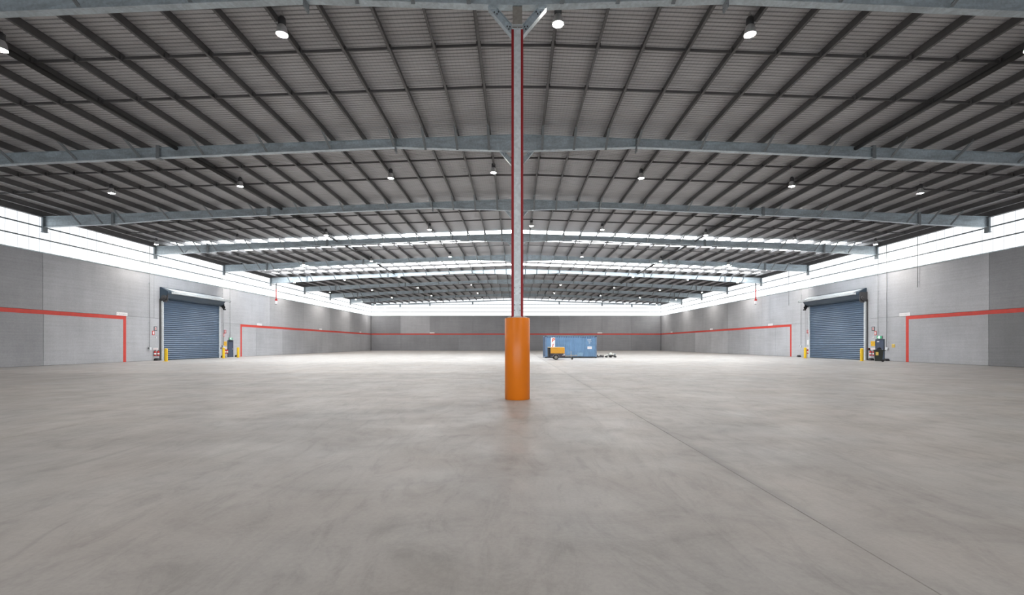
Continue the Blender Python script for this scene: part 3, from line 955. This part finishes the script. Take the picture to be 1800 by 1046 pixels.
# ------------------------------------------------------------------ shipping container
ct = thing('shipping_container', 'blue corrugated shipping container on the floor before the far wall', 'container', (3.40, 53.0, 0), R(2.5))
L, D, HC = 6.06, 2.44, 2.59
def corr_wall(length, h, ribs, depth):
    mb = MB(); pts = []
    p = length / ribs
    for i in range(ribs):
        x = i * p
        pts += [(x, 0), (x + p * .26, 0), (x + p * .42, depth), (x + p * .84, depth)]
    pts.append((length, 0))
    n = len(pts)
    mb.add([(x, y, 0) for x, y in pts] + [(x, y, h) for x, y in pts], [])
    for i in range(n - 1): mb.face((i, i + 1, n + i + 1, n + i))
    return mb
part('front_panel', corr_wall(L - .24, HC - .28, 21, .036), M['conblue'], ct, (.12, .02, .16))
part('rear_panel', corr_wall(L - .24, HC - .28, 21, .036), M['conblue'], ct, (L - .12, D - .02, .16), R(180))
part('end_panel', corr_wall(D - .24, HC - .28, 9, .036), M['endblue'], ct, (.03, D - .12, .16), R(-90))
part('door_panel', corr_wall(D - .24, HC - .28, 6, .03), M['conblue'], ct, (L - .03, .12, .16), R(90))
part('roof_panel', MB().box((L / 2, D / 2, HC - .05), (L - .1, D - .1, .04)), M['contrim'], ct)
part('underside', MB().box((L / 2, D / 2, .15), (L - .12, D - .12, .06)), M['condark'], ct)
for y in (.05, D - .05):
    part('bottom_rail', MB().box((L / 2, y, .10), (L - .3, .09, .12)), M['condark'], ct)
    part('top_rail', MB().box((L / 2, y, HC - .07), (L - .3, .08, .10)), M['contrim'], ct)
for x in (.05, L - .05):
    part('end_sill', MB().box((x, D / 2, .10), (.09, D - .3, .14)), M['contrim'], ct)
    part('end_header', MB().box((x, D / 2, HC - .08), (.09, D - .3, .12)), M['contrim'], ct)
for x in (.08, L - .08):
    for y in (.08, D - .08):
        part('corner_post', MB().box((x, y, HC / 2), (.15, .15, HC - .24)), M['contrim'], ct)
        for z in (.06, HC - .06):
            part('corner_casting', MB().cbox((x, y, z), (.18, .17, .12), .01).box((x, y + (-.08 if y < 1 else .08), z), (.07, .03, .05)), M['condark'], ct)
for i in range(21):
    x = .12 + (i + .63) * (L - .24) / 21
    part('rail_notch', MB().prism([(x - .06, 0), (x + .06, 0), (x + .04, .07), (x - .04, .07)], .012, .03, mat=Matrix.Translation((0, 0, HC - .185))), M['condark'], ct)
part('fork_pocket', MB().box((2.35, .0, .10), (.34, .02, .11)), M['black'], ct)
part('fork_pocket', MB().box((4.05, .0, .10), (.34, .02, .11)), M['black'], ct)
bn = part('banner', MB().box((.92, .004, 1.55), (.48, .012, 1.65)), M['white'], ct)
tag(bn, 'white banner strip with orange letters')
def letter(ch, x, z, size, mat, parent, y):
    cu = bpy.data.curves.new('letter', 'FONT')
    cu.body = ch; cu.size = size; cu.shear = .22; cu.offset = .018; cu.extrude = .004
    cu.align_x = 'CENTER'
    cu.materials.append(mat)
    tmp = bpy.data.objects.new('letter_outline', cu); COL.objects.link(tmp)
    me = bpy.data.meshes.new_from_object(tmp.evaluated_get(bpy.context.evaluated_depsgraph_get()))
    bpy.data.objects.remove(tmp, do_unlink=True)
    o = bpy.data.objects.new('letter', me); COL.objects.link(o)
    o.parent = parent; o.location = (x, y, z); o.rotation_euler = (R(90), 0, 0)
    return o
letter('P', .90, 1.86, .62, M['orangeink'], bn, -.006)
letter('I', .84, 1.20, .62, M['orangeink'], bn, -.006)
pl = part('placard', MB().box((5.22, .004, 1.19), (.52, .012, .28)), M['white'], ct)
part('placard_print', writing(.42, .12, 1, 5, M['orangeink'], -.005, 5.22, 1.18), M['orangeink'], pl)
wm = MB()
w1 = writing(.56, .22, 1, 9, None, .006, 5.22, 2.12); w2 = writing(.50, .16, 1, 10, None, .006, 5.26, 1.93); w3 = writing(.2, .18, 1, 12, None, .006, 5.22, 1.74)
for q in (w1, w2, w3): wm.add(q.v, q.f)
part('stencil_marks', wm, M['white'], ct)
part('paint_patch', MB().box((4.1, .006, .42), (.66, .008, .42)), plain('pale_blue_touch_up', (.20, .33, .47), .5), ct)

# ------------------------------------------------------------------ compressor trailer
tr = thing('air_compressor_trailer', 'small yellow canopied compressor trailer parked before the blue container', 'trailer', (4.10, 47.3, 0))
cb = MB().prism([(-.55, .66), (.86, .66), (.90, .72), (.90, 1.17), (.84, 1.27), (-.55, 1.27)], -.62, .62)
part('canopy', cb, M['canopy'], tr)
lid = part('canopy_lid', MB().cbox((.06, 0, 1.285), (1.66, 1.26, .06), .02), plain('pale_canopy_lid', (.80, .60, .34), .4), tr)  # lid paler than the canopy sides
part('lid_lettering', writing(.55, .05, 1, 4, M['ink'], -.628, -.18, 1.19), M['ink'], tr)
gr = MB().cbox((-.67, 0, .80), (.24, 1.22, .94), .03)
part('end_grille', gr, M['black'], tr)
gl = MB()
for i in range(9): gl.box((-.67, -.615, .42 + i * .09), (.20, .02, .03))
part('grille_slats', gl, M['darkgrey'], tr)
part('chassis', MB().prism([(-.78, .36), (.10, .36), (.55, .30), (.92, .30), (.98, .45), (.98, .62), (.88, .66), (-.78, .66)], -.60, .60), M['chassis'], tr)
for i, y in enumerate((-.62, .62)):
    wl = part('wheel', MB().lathe([(.16, -.085), (.22, -.085), (.262, -.06), (.265, 0), (.262, .06), (.22, .085), (.16, .085)], 28), M['tyre'], tr, (.0, y, .265))
    wl.rotation_euler = (R(90), 0, 0)
    rm_ = part('rim', MB().lathe([(.0, .04), (.05, .05), (.06, .07), (.15, .075), (.175, .05), (.175, -.05), (.15, -.075), (.06, -.07), (.05, -.05), (.0, -.04)], 20), M['rim'], wl)
    mg = MB()
    n = 12
    for j in range(n):
        a0, a1 = math.pi * (.02 + .96 * j / n), math.pi * (.02 + .96 * (j + 1) / n)
        mg.prism([(.31 * math.cos(a0), .31 * math.sin(a0)), (.31 * math.cos(a1), .31 * math.sin(a1)), (.335 * math.cos(a1), .335 * math.sin(a1)), (.335 * math.cos(a0), .335 * math.sin(a0))][::-1], -.13, .13)
    part('mudguard', mg, M['midgrey'], tr, (0, y, .265))
part('axle', MB().tube((0, -.6, .265), (0, .6, .265), .03, 8), M['darkgrey'], tr)
tl = MB().cbox((.86, -.61, .58), (.18, .04, .06), .01).cbox((.80, -.61, .47), (.30, .03, .05), .01)
part('reflector_lamp', tl, M['white'], tr)
db = MB().bar((.9, -.35, .36), (1.75, 0, .42), .06, .08).bar((.9, .35, .36), (1.75, 0, .42), .06, .08).bar((1.70, 0, .42), (2.15, 0, .44), .07, .08)
db.cbox((2.15, 0, .44), (.20, .09, .12), .02)
part('drawbar', db, M['rim'], tr)
jk = MB().tube((1.62, -.08, .20), (1.62, -.08, .82), .028, 10).bar((1.52, -.08, .83), (1.72, -.08, .83), .02, .02).cbox((1.62, -.08, .45), (.16, .12, .2), .02)
part('jockey_stand', jk, M['rim'], tr)
jw = part('jockey_wheel', MB().lathe([(.0, -.03), (.08, -.035), (.11, -.02), (.11, .02), (.08, .035), (.0, .03)], 16), M['tyre'], tr, (1.72, -.08, .11))
jw.rotation_euler = (R(90), 0, 0)
part('jockey_fork', MB().bar((1.62, -.08, .24), (1.72, -.08, .11), .09, .02), M['rim'], tr)

# ------------------------------------------------------------------ low bits beside the container
PY = 55.0
cr = thing('low_black_rack', 'low black tray with four knobbed lugs on the floor right of the container', 'rack', (10.18, PY, 0))
part('tray', MB().cbox((0, 0, .10), (.80, .50, .14), .02).box((-.3, 0, .015), (.1, .5, .03)).box((.3, 0, .015), (.1, .5, .03)), M['darkgrey'], cr)
for x in (-.32, -.02, .15, .33):
    part('lug', MB().lathe([(.07, 0), (.075, .06), (.06, .13), (.03, .15), (0, .15)], 12), M['black'], cr, (x, -.08, .165))
pt = thing('black_pallet', 'flat black plastic pallet holding pale bundles right of the container', 'pallet', (11.42, PY, 0))
for i in range(5):
    part('deck_board', MB().cbox((0, -.40 + i * .2, .145), (1.26, .16, .03), .006), M['black'], pt)
for x in (-.54, 0, .54):
    part('runner', MB().cbox((x, 0, .065), (.14, .94, .13), .006), M['black'], pt)
dr = thing('folded_black_mat', 'folded black mat lying on the middle of the pallet', 'mat', (11.46, PY - .2, .16))
part('fold', MB().cbox((0, 0, .045), (.52, .44, .09), .03), M['black'], dr)
part('fold', MB().cbox((.02, 0, .12), (.46, .40, .05), .02), M['darkgrey'], dr)
def sack(x, y, z, sx, sy, sz, label):
    t = thing('bundle', label, 'sack', (x, y, z), R(8), 'pale bundles on the pallet')
    part('bag', MB().lathe([(0, 0), (.42, 0), (.5, .15), (.5, .55), (.40, .85), (.15, .98), (0, 1.0)], 14, mat=Matrix.Diagonal((sx, sy, sz, 1))), M['sack'], t)
    part('tied_neck', MB().lathe([(.06, .98 * sz), (.04, 1.03 * sz), (.07, 1.1 * sz), (0, 1.1 * sz)], 10), M['sack'], t)
sack(11.50, PY + .24, .162, .36, .38, .42, 'tallest white sack at the back of the black pallet')
sack(11.84, PY + .24, .162, .26, .38, .32, 'small white sack to the right of the tallest sack')
sack(11.10, PY + .24, .162, .36, .38, .20, 'low white sack on the left half of the pallet')
tn = thing('metal_tin', 'grey tin standing on the right end of the black pallet', 'tin', (11.90, PY - .20, .162))
part('body', MB().lathe([(0, 0), (.11, 0), (.11, .30), (.10, .31), (0, .31)], 18), M['midgrey'], tn)
part('rim', MB().lathe([(.112, .29), (.116, .30), (.112, .315)], 18), M['alu'], tn)
tn2 = thing('funnel_stand', 'small grey funnel on a stem at the left of the pallet', 'funnel', (11.12, PY - .25, .162))
part('cone', MB().lathe([(.02, .16), (.12, .24), (.12, .27), (0, .27)], 14), M['midgrey'], tn2)
part('stem', MB().tube((0, 0, 0), (0, 0, .17), .02, 8).lathe([(0, .0), (.07, .0), (.07, .015), (0, .015)], 12), M['midgrey'], tn2)

# ------------------------------------------------------------------ wheelie bin
bi = thing('wheelie_bin', 'dark green wheelie bin standing before the right exit door', 'bin', (33.45, 42.0, 0), R(-35))
bi.scale = (1.2, 1.2, 1.06)
part('body', MB().box((0, 0, .50), (.56, .60, .90), taper=.78), M['bin'], bi)
part('rim', MB().cbox((0, 0, .95), (.62, .66, .06), .015), M['bin'], bi)
part('lid', MB().prism([(-.33, .98), (.36, .98), (.34, 1.03), (.0, 1.06), (-.31, 1.02)], -.33, .33), M['bin'], bi)
part('handle_bar', MB().tube((.42, -.28, .98), (.42, .28, .98), .02, 8).box((.37, -.25, .97), (.10, .04, .04)).box((.37, .25, .97), (.10, .04, .04)), M['bin'], bi)
for y in (-.30, .30):
    wl = part('wheel', MB().lathe([(0, -.03), (.08, -.035), (.10, -.02), (.10, .02), (.08, .035), (0, .03)], 18), M['black'], bi, (.24, y, .10))
    wl.rotation_euler = (R(90), 0, 0)
part('yellow_label', MB().box((-.10, -.30, .70), (.17, .012, .28)), M['paleyellow'], bi)
bb = thing('black_bag', 'crumpled black bag lying on top of the wheelie bin', 'bag', (33.48, 41.98, 1.14))
part('heap', MB().lathe([(0, 0), (.17, 0), (.20, .06), (.16, .13), (.08, .17), (0, .165)], 11, mat=Matrix.Diagonal((1, .8, 1, 1))), M['black'], bb)
part('ear', MB().lathe([(.03, .14), (.05, .2), (.02, .24), (0, .235)], 7, mat=Matrix.Translation((.06, 0, 0))), M['black'], bb)
